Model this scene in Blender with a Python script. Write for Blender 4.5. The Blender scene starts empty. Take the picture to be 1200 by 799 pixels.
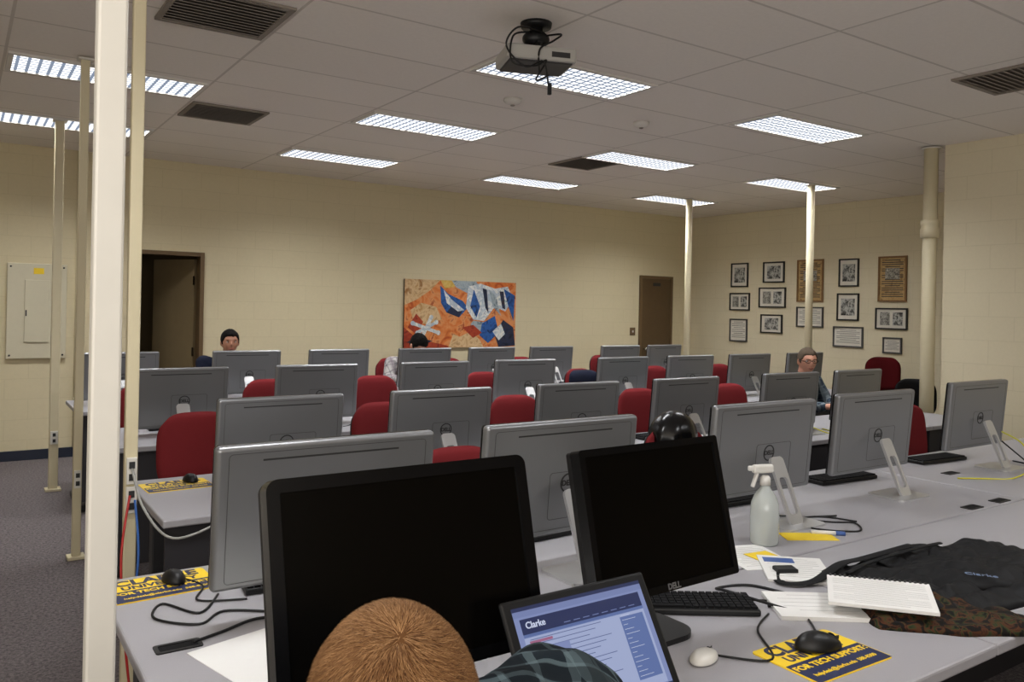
import bpy, bmesh, random
from math import *
from mathutils import Vector, Matrix, Euler, noise
random.seed(7)
SC=bpy.context.scene
COL=SC.collection
CZ=3.141; DZ=.78; YW=9.46; XR=10.0
# ---------------------------------------------------------------- materials
def lin(h):
    h=h.lstrip('#');r=[int(h[i:i+2],16)/255 for i in (0,2,4)]
    return tuple((c/12.92 if c<=.04045 else ((c+.055)/1.055)**2.4) for c in r)+(1,)
MATS={}
def mat(name,col,rough=.6,metal=0,noise_amt=0,nscale=30,bump=0,bscale=200,spec=.5,emit=0,trans=0,alpha=1,coat=0):
    if name in MATS: return MATS[name]
    m=bpy.data.materials.new(name);m.use_nodes=True;nt=m.node_tree;b=nt.nodes['Principled BSDF']
    c=lin(col);b.inputs['Base Color'].default_value=c;b.inputs['Roughness'].default_value=rough
    b.inputs['Metallic'].default_value=metal;b.inputs['Specular IOR Level'].default_value=spec
    if coat:b.inputs['Coat Weight'].default_value=coat
    if trans:b.inputs['Transmission Weight'].default_value=trans
    if emit:
        b.inputs['Emission Color'].default_value=c;b.inputs['Emission Strength'].default_value=emit;b.inputs['Base Color'].default_value=(.01,.01,.01,1)
    tc=nt.nodes.new('ShaderNodeTexCoord')
    if noise_amt:
        n=nt.nodes.new('ShaderNodeTexNoise');n.inputs['Scale'].default_value=nscale;n.inputs['Detail'].default_value=4
        nt.links.new(tc.outputs['Object'],n.inputs['Vector'])
        mx=nt.nodes.new('ShaderNodeMixRGB');mx.inputs[1].default_value=tuple(v*(1-noise_amt) for v in c[:3])+(1,)
        mx.inputs[2].default_value=tuple(min(1,v*(1+noise_amt)) for v in c[:3])+(1,)
        nt.links.new(n.outputs[0],mx.inputs[0]);nt.links.new(mx.outputs[0],b.inputs['Base Color'])
    if bump:
        n2=nt.nodes.new('ShaderNodeTexNoise');n2.inputs['Scale'].default_value=bscale
        nt.links.new(tc.outputs['Object'],n2.inputs['Vector'])
        bp=nt.nodes.new('ShaderNodeBump');bp.inputs['Strength'].default_value=bump;bp.inputs['Distance'].default_value=.005
        nt.links.new(n2.outputs[0],bp.inputs['Height']);nt.links.new(bp.outputs[0],b.inputs['Normal'])
    MATS[name]=m;return m
def brickmat(name,c1,c2,mortar,bw,rh,ms,axes,offset=.5,loc=(0,0),rough=.7,bump=.25,nz=.08):
    m=bpy.data.materials.new(name);m.use_nodes=True;nt=m.node_tree;b=nt.nodes['Principled BSDF']
    b.inputs['Roughness'].default_value=rough
    tc=nt.nodes.new('ShaderNodeTexCoord');sp=nt.nodes.new('ShaderNodeSeparateXYZ');cb=nt.nodes.new('ShaderNodeCombineXYZ')
    nt.links.new(tc.outputs['Object'],sp.inputs[0])
    for k in (0,1):
        a=nt.nodes.new('ShaderNodeMath');a.operation='ADD';a.inputs[1].default_value=-loc[k]+100*(bw if k==0 else rh)
        nt.links.new(sp.outputs['XYZ'.index(axes[k])],a.inputs[0]);nt.links.new(a.outputs[0],cb.inputs[k])
    br=nt.nodes.new('ShaderNodeTexBrick');br.offset=offset;br.inputs['Scale'].default_value=1
    br.inputs['Brick Width'].default_value=bw;br.inputs['Row Height'].default_value=rh;br.inputs['Mortar Size'].default_value=ms
    br.inputs['Mortar Smooth'].default_value=.3
    br.inputs['Color1'].default_value=lin(c1);br.inputs['Color2'].default_value=lin(c2);br.inputs['Mortar'].default_value=lin(mortar)
    nt.links.new(cb.outputs[0],br.inputs['Vector'])
    n=nt.nodes.new('ShaderNodeTexNoise');n.inputs['Scale'].default_value=40;n.inputs['Detail'].default_value=5
    nt.links.new(tc.outputs['Object'],n.inputs['Vector'])
    mx=nt.nodes.new('ShaderNodeMixRGB');mx.blend_type='MULTIPLY';mx.inputs[0].default_value=1
    rp=nt.nodes.new('ShaderNodeMapRange');rp.inputs['To Min'].default_value=1-nz;rp.inputs['To Max'].default_value=1+nz
    nt.links.new(n.outputs[0],rp.inputs['Value']);nt.links.new(rp.outputs[0],mx.inputs[2]);nt.links.new(br.outputs['Color'],mx.inputs[1])
    nt.links.new(mx.outputs[0],b.inputs['Base Color'])
    bp=nt.nodes.new('ShaderNodeBump');bp.invert=True;bp.inputs['Strength'].default_value=bump;bp.inputs['Distance'].default_value=.006
    nt.links.new(br.outputs['Fac'],bp.inputs['Height']);nt.links.new(bp.outputs[0],b.inputs['Normal'])
    return m
LSTR=64
def lensmat():
    m=bpy.data.materials.new('louver_lens');m.use_nodes=True;nt=m.node_tree;nt.nodes.clear()
    out=nt.nodes.new('ShaderNodeOutputMaterial');em=nt.nodes.new('ShaderNodeEmission');em2=nt.nodes.new('ShaderNodeEmission');mix=nt.nodes.new('ShaderNodeMixShader')
    tc=nt.nodes.new('ShaderNodeTexCoord');br=nt.nodes.new('ShaderNodeTexBrick');br.offset=0
    mp=nt.nodes.new('ShaderNodeMapping');mp.inputs['Location'].default_value=(5.5,5.5,0)
    nt.links.new(tc.outputs['Object'],mp.inputs[0]);nt.links.new(mp.outputs[0],br.inputs['Vector'])
    br.inputs['Scale'].default_value=1;br.inputs['Brick Width'].default_value=.0628;br.inputs['Row Height'].default_value=.0589
    br.inputs['Mortar Size'].default_value=.010;br.inputs['Mortar Smooth'].default_value=.1
    ge=nt.nodes.new('ShaderNodeNewGeometry');dt=nt.nodes.new('ShaderNodeVectorMath');dt.operation='DOT_PRODUCT'
    nt.links.new(ge.outputs['Incoming'],dt.inputs[0]);nt.links.new(ge.outputs['Normal'],dt.inputs[1])
    ab=nt.nodes.new('ShaderNodeMath');ab.operation='ABSOLUTE';nt.links.new(dt.outputs['Value'],ab.inputs[0])
    mr=nt.nodes.new('ShaderNodeMapRange');mr.inputs['From Min'].default_value=.34;mr.inputs['From Max'].default_value=.95
    mr.inputs['To Min'].default_value=1.6;mr.inputs['To Max'].default_value=LSTR
    nt.links.new(ab.outputs[0],mr.inputs['Value']);nt.links.new(mr.outputs[0],em.inputs['Strength'])
    em.inputs['Color'].default_value=(.97,.98,1,1);em2.inputs['Color'].default_value=(.24,.29,.38,1);em2.inputs['Strength'].default_value=1
    nt.links.new(br.outputs['Fac'],mix.inputs[0]);nt.links.new(em.outputs[0],mix.inputs[1]);nt.links.new(em2.outputs[0],mix.inputs[2]);nt.links.new(mix.outputs[0],out.inputs[0])
    return m
def plaidmat(name,base,line,line2,s=.05):
    m=bpy.data.materials.new(name);m.use_nodes=True;nt=m.node_tree;b=nt.nodes['Principled BSDF'];b.inputs['Roughness'].default_value=.9;b.inputs['Specular IOR Level'].default_value=.15
    tc=nt.nodes.new('ShaderNodeTexCoord');prev=None
    nd=nt.nodes.new('ShaderNodeTexNoise');nd.inputs['Scale'].default_value=7
    nt.links.new(tc.outputs['Object'],nd.inputs['Vector']);va=nt.nodes.new('ShaderNodeVectorMath');va.operation='MULTIPLY_ADD';va.inputs[1].default_value=(.05,.05,.05)
    nt.links.new(nd.outputs['Color'],va.inputs[0]);nt.links.new(tc.outputs['Object'],va.inputs[2])
    mp=nt.nodes.new('ShaderNodeMapping');mp.inputs['Rotation'].default_value=(.2,.3,.35);nt.links.new(va.outputs[0],mp.inputs[0])
    col=nt.nodes.new('ShaderNodeRGB');col.outputs[0].default_value=lin(base);prev=col.outputs[0]
    for ax,c,sc,th in (('X',line,s,.90),('Y',line,s,.90),('Z',line,s,.92),('X',line2,s*2.3,.75),('Y',line2,s*2.3,.75)):
        w=nt.nodes.new('ShaderNodeTexWave');w.wave_type='BANDS';w.bands_direction=ax;w.inputs['Scale'].default_value=.314/sc
        nt.links.new(mp.outputs[0],w.inputs['Vector'])
        g=nt.nodes.new('ShaderNodeMath');g.operation='GREATER_THAN';g.inputs[1].default_value=th;nt.links.new(w.outputs['Fac'],g.inputs[0])
        h=nt.nodes.new('ShaderNodeMath');h.operation='MULTIPLY';h.inputs[1].default_value=.5;nt.links.new(g.outputs[0],h.inputs[0])
        mx=nt.nodes.new('ShaderNodeMixRGB');mx.inputs[2].default_value=lin(c);nt.links.new(h.outputs[0],mx.inputs[0]);nt.links.new(prev,mx.inputs[1]);prev=mx.outputs[0]
    nt.links.new(prev,b.inputs['Base Color']);return m
def blotch(name,cols,scale=4,rough=.6,dist=2,spec=.4,det=3):
    m=bpy.data.materials.new(name);m.use_nodes=True;nt=m.node_tree;b=nt.nodes['Principled BSDF'];b.inputs['Roughness'].default_value=rough;b.inputs['Specular IOR Level'].default_value=spec
    tc=nt.nodes.new('ShaderNodeTexCoord');n=nt.nodes.new('ShaderNodeTexNoise');n.inputs['Scale'].default_value=scale;n.inputs['Distortion'].default_value=dist;n.inputs['Detail'].default_value=det
    nt.links.new(tc.outputs['Object'],n.inputs['Vector']);r=nt.nodes.new('ShaderNodeValToRGB');nt.links.new(n.outputs[0],r.inputs[0])
    e=r.color_ramp.elements
    while len(e)<len(cols): e.new(.5)
    for i,c in enumerate(cols): e[i].position=.3+.4*i/(len(cols)-1);e[i].color=lin(c)
    nt.links.new(r.outputs[0],b.inputs['Base Color']);return m
mat('silver','88898B',.34,.65,.03,8,spec=.5)
mat('silver_dark','4E4D4C',.45,.4)
mat('groove','2A2A2A',.6)
mat('stand_white','C2C2C2',.32,.6)
mat('black','101011',.45,spec=.35);mat('black_gloss','08080A',.22,spec=.4);mat('screen_off','060504',.2,spec=.18);mat('black_matte','141416',.85,bump=.2,spec=.2)
mat('red_fabric','74282B',1,0,.2,300,.3,600,spec=.06);mat('dark_red_fabric','501417',1,0,.15,300,.3,600,spec=.08)
mat('chair_shell','18181A',.5);mat('chrome','B8B8B8',.2,1)
mat('desk_top','9C9A9E',.42,0,.05,250);mat('desk_frame','2A2A2D',.5);mat('desk_panel','28262A',.7)
mat('cream_paint','D6CBAA',.45,0,.03,20);mat('cream_light','DCD9D0',.45,0,.03,20)
mat('panel_paint','D2CAAF',.45,0,.03,20);mat('brown_frame','6B5538',.5);mat('brown_door','5A462B',.45,0,.12,12)
mat('dark_door','8A7858',.5,0,.1,10);mat('navy_base','1B2233',.6);mat('yellow','F0CC22',.5,0,.04,40);mat('navy','18224A',.5)
mat('white_paper','DEDDDA',.8,0,.02,40);mat('white_plastic','D8D6D0',.35);mat('clear_plastic','D6DCD9',.2,0,0,1,trans=.45)
mat('yellow_paper','E6C62C',.8);mat('teal','1D8C8A',.35);mat('cable_grey','9A9A96',.5);mat('cable_yellow','C9C432',.5);mat('cable_red','A82420',.5);mat('cable_blue','2E5FA8',.5)
mat('ceil_white','D6D2CA',.6);mat('vent_dark','5E564E',.7);mat('vent_slat','857C72',.6)
mat('proj_body','A9A6A0',.4);mat('proj_dark','2A2828',.5);mat('lens_glass','15202A',.05)
mat('skin_light','CC947C',.55);mat('skin_tan','B07C62',.55);mat('hair_dark','0C0907',.85,spec=.15);mat('hair_grey','564A3E',.85,0,.3,80,spec=.15)
mat('navy_cloth','151A2C',.9,spec=.2);mat('jeans','2B3850',.9);mat('shoe','1C1713',.6)
mat('eye_white','DCD8D2',.3);mat('iris','2A1C12',.2);mat('lip','9A5549',.5)
mat('frame_black','121212',.4);mat('mat_white','D6D1C4',.8);mat('wood_orange','7E5C34',.6,0,.25,30);mat('cap_blue','3E5C9A',.4)
mat('hair_auburn_base','5E4026',.9,0,.12,30,spec=.08)
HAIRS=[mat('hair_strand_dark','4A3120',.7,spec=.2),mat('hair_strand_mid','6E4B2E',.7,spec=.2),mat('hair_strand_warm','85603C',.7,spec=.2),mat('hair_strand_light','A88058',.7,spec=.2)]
plaid=plaidmat('plaid_dark','18222A','66787F','0A0F14',.045);plaid2=plaidmat('plaid_grey','3E4A58','9AA4A8','20262E',.06)
stripe=plaidmat('stripe_white','B4B0AC','55505A','8A7E86',.06)
photo_bw=blotch('photo_bw',['1A1A1A','6E6E6A','BEBDB6','3A3A3A'],18,.3,1);photo_bw2=blotch('photo_bw2',['2A2826','8A8880','C9C6BC'],25,.3,2)
floral=blotch('floral',['0C0A09','0F0D0B','14110E','4A2A18','2A341C','100D0B','0C0A09'],34,.85,.8,.2)
poster=blotch('poster_brown',['A0814F','B89A68','8E7044'],12,.6,1)
lens=lensmat()
# ---------------------------------------------------------------- builders
class B:
    def __init__(s): s.bm=bmesh.new();s.mats=[];s.T=Matrix.Identity(4)
    def mi(s,m):
        if isinstance(m,str): m=MATS[m]
        if m not in s.mats: s.mats.append(m)
        return s.mats.index(m)
    def _fin(s,verts,m,smooth,T=None):
        fs=set(f for v in verts for f in v.link_faces);i=s.mi(m)
        for f in fs: f.material_index=i;f.smooth=smooth
        M4=s.T@T if T is not None else s.T
        bmesh.ops.transform(s.bm,matrix=M4,verts=list(verts))
    def box(s,c,d,m,bev=0,rot=None,smooth=False,seg=2):
        r=bmesh.ops.create_cube(s.bm,size=1);vs=r['verts']
        bmesh.ops.scale(s.bm,vec=d,verts=vs)
        if bev:
            es=list(set(e for v in vs for e in v.link_edges))
            rr=bmesh.ops.bevel(s.bm,geom=es,offset=bev,segments=seg,affect='EDGES',profile=.5)
            vs=list(set(v for f in rr['faces'] for v in f.verts)|set(v for v in vs if v.is_valid))
            fs=set(f for v in vs for f in v.link_faces);vs=list(set(v for f in fs for v in f.verts))
        T=Matrix.Translation(c)
        if rot: T=T@Euler(rot).to_matrix().to_4x4()
        s._fin(vs,m,smooth,T);return s
    def cyl(s,p,q,r1,r2,m,seg=16,caps=True,smooth=True):
        p=Vector(p);q=Vector(q);d=q-p
        r=bmesh.ops.create_cone(s.bm,cap_ends=caps,segments=seg,radius1=r1,radius2=r2,depth=d.length)
        T=Matrix.Translation((p+q)/2)@d.to_track_quat('Z','Y').to_matrix().to_4x4()
        s._fin(r['verts'],m,smooth,T);return s
    def sph(s,c,d,m,rot=None,u=16,v=12):
        r=bmesh.ops.create_uvsphere(s.bm,u_segments=u,v_segments=v,radius=1)
        bmesh.ops.scale(s.bm,vec=d,verts=r['verts'])
        T=Matrix.Translation(c)
        if rot: T=T@Euler(rot).to_matrix().to_4x4()
        s._fin(r['verts'],m,True,T);return s
    def mesh(s,vs,fs,m,smooth=False):
        v=[s.bm.verts.new(s.T@Vector(p)) for p in vs];i=s.mi(m)
        for f in fs:
            try:
                k=s.bm.faces.new([v[a] for a in f]);k.material_index=i;k.smooth=smooth
            except ValueError: pass
        return s
    def prism(s,pts,h0,h1,m,axis='z'):
        def P(a,b,h): return {'z':(a,b,h),'y':(a,h,b),'x':(h,a,b)}[axis]
        n=len(pts);vs=[P(a,b,h0) for a,b in pts]+[P(a,b,h1) for a,b in pts]
        fs=[tuple(range(n)),tuple(range(2*n-1,n-1,-1))]+[(i,n+i,n+(i+1)%n,(i+1)%n) for i in range(n)]
        s.mesh(vs,fs,m);return s
    def ring(s,outer,inner,h0,h1,m,axis='z'):
        def P(a,b,h): return {'z':(a,b,h),'y':(a,h,b),'x':(h,a,b)}[axis]
        n=len(outer);vs=[P(a,b,h) for h in (h0,h1) for L in (outer,inner) for a,b in L];fs=[]
        for i in range(n):
            j=(i+1)%n
            fs+=[(i,j,n+j,n+i),(2*n+i,3*n+i,3*n+j,2*n+j),(i,2*n+i,2*n+j,j),(n+i,n+j,3*n+j,3*n+i)]
        s.mesh(vs,fs,m);return s
    def lathe(s,prof,m,seg=20,c=(0,0,0),sx=1,sy=1):
        vs=[];fs=[];n=len(prof)
        for k in range(seg):
            a=2*pi*k/seg
            for r,z in prof: vs.append((c[0]+r*cos(a)*sx,c[1]+r*sin(a)*sy,c[2]+z))
        for k in range(seg):
            l=(k+1)%seg
            for i in range(n-1): fs.append((k*n+i,l*n+i,l*n+i+1,k*n+i+1))
        fs.append(tuple(k*n for k in range(seg))[::-1]);fs.append(tuple(k*n+n-1 for k in range(seg)))
        s.mesh(vs,fs,m,True);return s
    def out(s,name,parent=None,loc=(0,0,0),rot=(0,0,0),recalc=True,**props):
        if recalc: bmesh.ops.recalc_face_normals(s.bm,faces=s.bm.faces[:])
        me=bpy.data.meshes.new(name);s.bm.to_mesh(me);s.bm.free()
        for m in s.mats: me.materials.append(m)
        o=bpy.data.objects.new(name,me);COL.objects.link(o);o.location=loc;o.rotation_euler=rot
        if parent: o.parent=parent
        for k,v in props.items(): o[k]=v
        return o
def rr(w,h,r,n=6,cx=0,cy=0):
    p=[]
    for sx,sy,a0 in ((1,1,0),(-1,1,90),(-1,-1,180),(1,-1,270)):
        for i in range(n+1):
            a=radians(a0+90*i/n);p.append((cx+sx*(w/2-r)+r*cos(a),cy+sy*(h/2-r)+r*sin(a)))
    return p
def thing(name,label,cat,loc=(0,0,0),rz=0,group=None,rot=None):
    o=bpy.data.objects.new(name,None);COL.objects.link(o);o.location=loc;o.rotation_euler=rot or (0,0,rz);o.empty_display_size=.05
    o['label']=label;o['category']=cat
    if group:o['group']=group
    return o
def clone(src,loc,rz=None,label=None,dz=None):
    o=src.copy();COL.objects.link(o);o.location=loc
    if rz is not None:o.rotation_euler=(0,0,rz)
    if label:o['label']=label
    def rec(a,b):
        for c in a.children:
            d=c.copy();COL.objects.link(d);d.parent=b;d.matrix_parent_inverse=Matrix.Identity(4);rec(c,d)
    rec(src,o);return o
def struct(o): o['kind']='structure';return o
def text(body,size,m,parent=None,loc=(0,0,0),rot=(0,0,0),name='lettering',align='CENTER',ext=.0004,bold=0):
    cu=bpy.data.curves.new('tmp','FONT');cu.body=body;cu.size=size;cu.extrude=ext;cu.align_x=align;cu.align_y='CENTER';cu.offset=bold;cu.resolution_u=3
    t=bpy.data.objects.new('tmp',cu);COL.objects.link(t);dg=bpy.context.evaluated_depsgraph_get();dg.update()
    me=bpy.data.meshes.new_from_object(t.evaluated_get(dg));bpy.data.objects.remove(t);bpy.data.curves.remove(cu)
    me.materials.clear();me.materials.append(MATS[m] if isinstance(m,str) else m)
    o=bpy.data.objects.new(name,me);COL.objects.link(o);o.location=loc;o.rotation_euler=rot
    if parent:o.parent=parent
    return o
def cable(pts,r,m,label,name='cable',top=True,parent=None,flat=1):
    pts=[Vector(p) for p in pts];base=pts[0].copy() if top else Vector((0,0,0))
    P=[pts[0]]+pts+[pts[-1]];S=[]
    for i in range(1,len(P)-2):
        for k in range(8):
            t=k/8;a,b,c,d=P[i-1:i+3]
            S.append(.5*((2*b)+(c-a)*t+(2*a-5*b+4*c-d)*t*t+(3*b-a-3*c+d)*t**3))
    S.append(pts[-1]);vs=[];fs=[];n=8
    for i,p in enumerate(S):
        tg=(S[min(i+1,len(S)-1)]-S[max(i-1,0)]);tg=tg.normalized() if tg.length>1e-6 else Vector((0,0,1))
        a=tg.cross(Vector((0,0,1)));a=a.normalized() if a.length>1e-3 else Vector((1,0,0));b=tg.cross(a)
        for k in range(n):
            an=2*pi*k/n;vs.append(p-base+a*cos(an)*r+b*sin(an)*r*flat)
    for i in range(len(S)-1):
        for k in range(n): fs.append((i*n+k,i*n+(k+1)%n,(i+1)*n+(k+1)%n,(i+1)*n+k))
    fs+= [tuple(range(n)),tuple(range(len(vs)-n,len(vs)))]
    o=B().mesh(vs,fs,m,True).out(name,parent,loc=tuple(base))
    if top:o['label']=label;o['category']='cable'
    return o
def pillow(b,w,h,t,m,curve=.0,n=14,k=.35,off=0,T=None):
    vs=[];fs=[];N=n+1
    for side in (-1,1):
        for i in range(N):
            for j in range(N):
                u=-1+2*i/n;v=-1+2*j/n
                x=u*sqrt(1-k*v*v*v*v/1.5)*w/2;z=v*sqrt(1-k*u**4/1.5)*h/2
                th=t/2*sqrt(max(0,1-abs(u)**5))*sqrt(max(0,1-abs(v)**5))
                vs.append((x,side*th-curve*(u*u)+off,z))
    for s in (0,1):
        for i in range(n):
            for j in range(n):
                a=s*N*N+i*N+j;fs.append((a,a+1,a+N+1,a+N) if s==0 else (a,a+N,a+N+1,a+1))
    b.mesh(vs,fs,m,True);bmesh.ops.remove_doubles(b.bm,verts=b.bm.verts[:],dist=1e-5);return b
# ---------------------------------------------------------------- room shell
blk=dict(bw=.406,rh=.2032,ms=.004,bump=.08,nz=.04)
wm_xz=brickmat('block_wall_xz','DBCEAA','DACDA9','D4C7A2',axes='XZ',**blk)
wm_yz=brickmat('block_wall_yz','D9CEB0','D8CDAF','D1C6A7',axes='YZ',bw=.406,rh=.2032,ms=.004,bump=.10,nz=.04)
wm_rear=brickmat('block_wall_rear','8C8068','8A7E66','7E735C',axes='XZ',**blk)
ceil_m=brickmat('ceiling_tile','EDE6DD','EAE3DA','CCC4BA',1.22,.6347,.010,'XY',offset=0,loc=(2.71-.045,8.246+.11),rough=.9,bump=.2,nz=.05)
carpet=bpy.data.materials.new('carpet');carpet.use_nodes=True
nt=carpet.node_tree;b_=nt.nodes['Principled BSDF'];b_.inputs['Roughness'].default_value=1;b_.inputs['Specular IOR Level'].default_value=.1
tc=nt.nodes.new('ShaderNodeTexCoord');n_=nt.nodes.new('ShaderNodeTexNoise');n_.inputs['Scale'].default_value=60;n_.inputs['Detail'].default_value=8;n_.inputs['Roughness'].default_value=.8
nt.links.new(tc.outputs['Object'],n_.inputs['Vector']);r_=nt.nodes.new('ShaderNodeValToRGB');r_.color_ramp.elements[0].position=.35;r_.color_ramp.elements[1].position=.65
r_.color_ramp.elements[0].color=lin('433E42');r_.color_ramp.elements[1].color=lin('938A88');nt.links.new(n_.outputs[0],r_.inputs[0]);nt.links.new(r_.outputs[0],b_.inputs['Base Color'])
bp_=nt.nodes.new('ShaderNodeBump');bp_.inputs['Distance'].default_value=.01;nt.links.new(n_.outputs[0],bp_.inputs['Height']);nt.links.new(bp_.outputs[0],b_.inputs['Normal'])
X0,Y0=-1.8,-2.2
struct(B().box(((X0+XR)/2,(Y0+12)/2,-.05),(XR-X0+.4,12-Y0,.1),carpet).out('floor'))
struct(B().box(((X0+XR)/2,(Y0+YW)/2,CZ+.06),(XR-X0+.3,YW-Y0+.3,.1),ceil_m).out('ceiling')).location.z=-.01
w=B();zt=CZ+.0
w.box(((X0+1.6)/2,YW+.075,zt/2),(1.6-X0,.15,zt),wm_xz);w.box(((2.24+XR)/2,YW+.075,zt/2),(XR-2.24,.15,zt),wm_xz);w.box((1.92,YW+.075,(2.12+zt)/2),(.64,.15,zt-2.12),wm_xz)
struct(w.out('wall_back'))
struct(B().box((XR+.075,(3.85+YW)/2,zt/2),(.15,YW-3.85+.3,zt),wm_yz).out('wall_right'))
struct(B().box(((7.25+XR+.15)/2,(Y0+3.85)/2,zt/2),(XR+.15-7.25,3.85-Y0,zt),wm_yz).out('wall_pier'))
def holed(name,ax,a0,a1,h0,h1,z0,z1,pos,m):
    w=B()
    def bx(u0,u1,v0,v1):
        c=((u0+u1)/2,pos,(v0+v1)/2) if ax=='x' else (pos,(u0+u1)/2,(v0+v1)/2);d=(u1-u0,.15,v1-v0) if ax=='x' else (.15,u1-u0,v1-v0);w.box(c,d,m)
    bx(a0,h0,0,zt);bx(h1,a1,0,zt);bx(h0,h1,0,z0);bx(h0,h1,z1,zt);struct(w.out(name))
    w=B();n=3
    for k in range(n+1):
        u=h0+(h1-h0)*k/n;w.box((u,pos+.03,(z0+z1)/2) if ax=='x' else (pos+.03,u,(z0+z1)/2),(.05,.08,z1-z0) if ax=='x' else (.08,.05,z1-z0),'brown_frame')
    for z in (z0,z1): w.box(((h0+h1)/2,pos+.03,z) if ax=='x' else (pos+.03,(h0+h1)/2,z),(h1-h0+.05,.08,.05) if ax=='x' else (.08,h1-h0+.05,.05),'brown_frame')
    return w
struct(holed('wall_rear','x',X0,7.25,-1.6,.9,1.2,2.8,Y0-.075,wm_rear).out('fill_window_1'))  # added window behind the camera, out of view, an opening for fill light
struct(holed('wall_left','y',Y0-.15,YW+.15,-1.9,1.6,1.2,2.8,X0-.075,wm_yz).out('fill_window_2'))  # second added window, out of view, lets fill in from the left
def fill_light(w,h,loc,rot,e):  # added area lamp in an unseen opening, brightens ceiling and monitor backs
    ld=bpy.data.lights.new('fill_light','AREA');ld.shape='RECTANGLE';ld.size=w;ld.size_y=h;ld.energy=e;ld.color=(1,.95,.89)
    o=bpy.data.objects.new('fill_light',ld);COL.objects.link(o);o.location=loc;o.rotation_euler=rot
fill_light(2.4,1.5,(-.35,Y0-.12,2.0),(radians(104),0,0),90)
fill_light(3.4,1.5,(X0-.12,-.15,2.0),(radians(104),0,radians(-90)),75)
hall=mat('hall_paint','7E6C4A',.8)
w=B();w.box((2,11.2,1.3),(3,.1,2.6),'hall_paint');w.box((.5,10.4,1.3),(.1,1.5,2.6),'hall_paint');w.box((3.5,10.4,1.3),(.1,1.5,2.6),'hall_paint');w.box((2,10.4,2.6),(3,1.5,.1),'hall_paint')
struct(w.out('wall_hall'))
w=B()
for a,bx in ((X0,1.56),(2.28,8.84),(9.56,XR)): w.box(((a+bx)/2,YW-.006,.05),(bx-a,.012,.10),'navy_base',.003)
struct(w.out('baseboard_back'))
struct(B().box((XR-.006,(3.85+YW)/2,.05),(.012,YW-3.85,.1),'navy_base',.003).out('baseboard_right'))
struct(B().box((7.244,(Y0+3.85)/2,.05),(.012,3.85-Y0,.1),'navy_base',.003).out('baseboard_pier'))
def dframe(name,x0,x1,zt):
    w=B();t=.045
    w.box((x0+t/2,YW+.05,zt/2),(t,.17,zt),'brown_frame',.004);w.box((x1-t/2,YW+.05,zt/2),(t,.17,zt),'brown_frame',.004);w.box(((x0+x1)/2,YW+.05,zt-t/2),(x1-x0-2*t,.17,t),'brown_frame',.004)
    return struct(w.out(name))
dframe('trim_1',1.565,2.276,2.16);dframe('trim_2',8.846,9.556,2.16)
d=B().box((-.31,0,1.05),(.62,.04,2.08),'dark_door',.003)
for z in (.25,1.05,1.85): d.box((.0,-.022,z),(.02,.01,.1),'chrome')
d.cyl((-.56,-.05,1.0),(-.56,.05,1.0),.025,.025,'chrome')
struct(d.out('door_1',loc=(2.225,YW+.16,.0),rot=(0,0,radians(-58))))
d=B().box((0,0,1.06),(.61,.05,2.10),'brown_door',.003);d.cyl((-.25,-.02,1.0),(-.25,-.08,1.0),.012,.012,'chrome');d.sph((-.25,-.085,1.0),(.03,.02,.03),'chrome')
d.box((0,-.027,2.02),(.16,.004,.05),'groove')
struct(d.out('door_2',loc=(9.201,YW+.0,.005)))
t=thing('electrical_panel','cream painted metal electrical panel on block wall with yellow sticker','electrical panel',(.67,YW,1.49))
B().box((0,-.02,0),(.52,.04,.95),'panel_paint',.006).out('body',t)
B().box((.0,-.047,0),(.22,.014,.62),'panel_paint',.004).out('door',t)
B().box((-.095,-.057,-.02),(.012,.01,.06),'groove',.002).out('latch',t)
B().box((.01,-.0415,.40),(.09,.003,.06),'yellow').out('sticker',t)
for x,z in ((-.23,.44),(.23,.44),(-.23,-.44),(.23,-.44)): B().cyl((x,-.04,z),(x,-.046,z),.009,.009,'groove',10).out('screw',t)
t=thing('conduit','thin cream conduit pipe running up the block wall','conduit',(1.02,YW-.02,0));B().cyl((0,0,.1),(0,0,CZ-.01),.014,.014,'cream_paint',12).out('pipe',t)
B().box((0,0,.6),(.04,.03,.02),'cream_paint').out('clamp',t);B().box((0,0,2.5),(.04,.03,.02),'cream_paint').out('clamp',t)
t=thing('light_switch','beige wall switch plate beside brown door','light switch',(8.72,YW,1.28));B().box((0,-.004,0),(.11,.008,.12),'brown_frame',.003).out('plate',t);B().box((0,-.012,0),(.02,.012,.03),'cream_light',.002).out('toggle',t)
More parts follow.
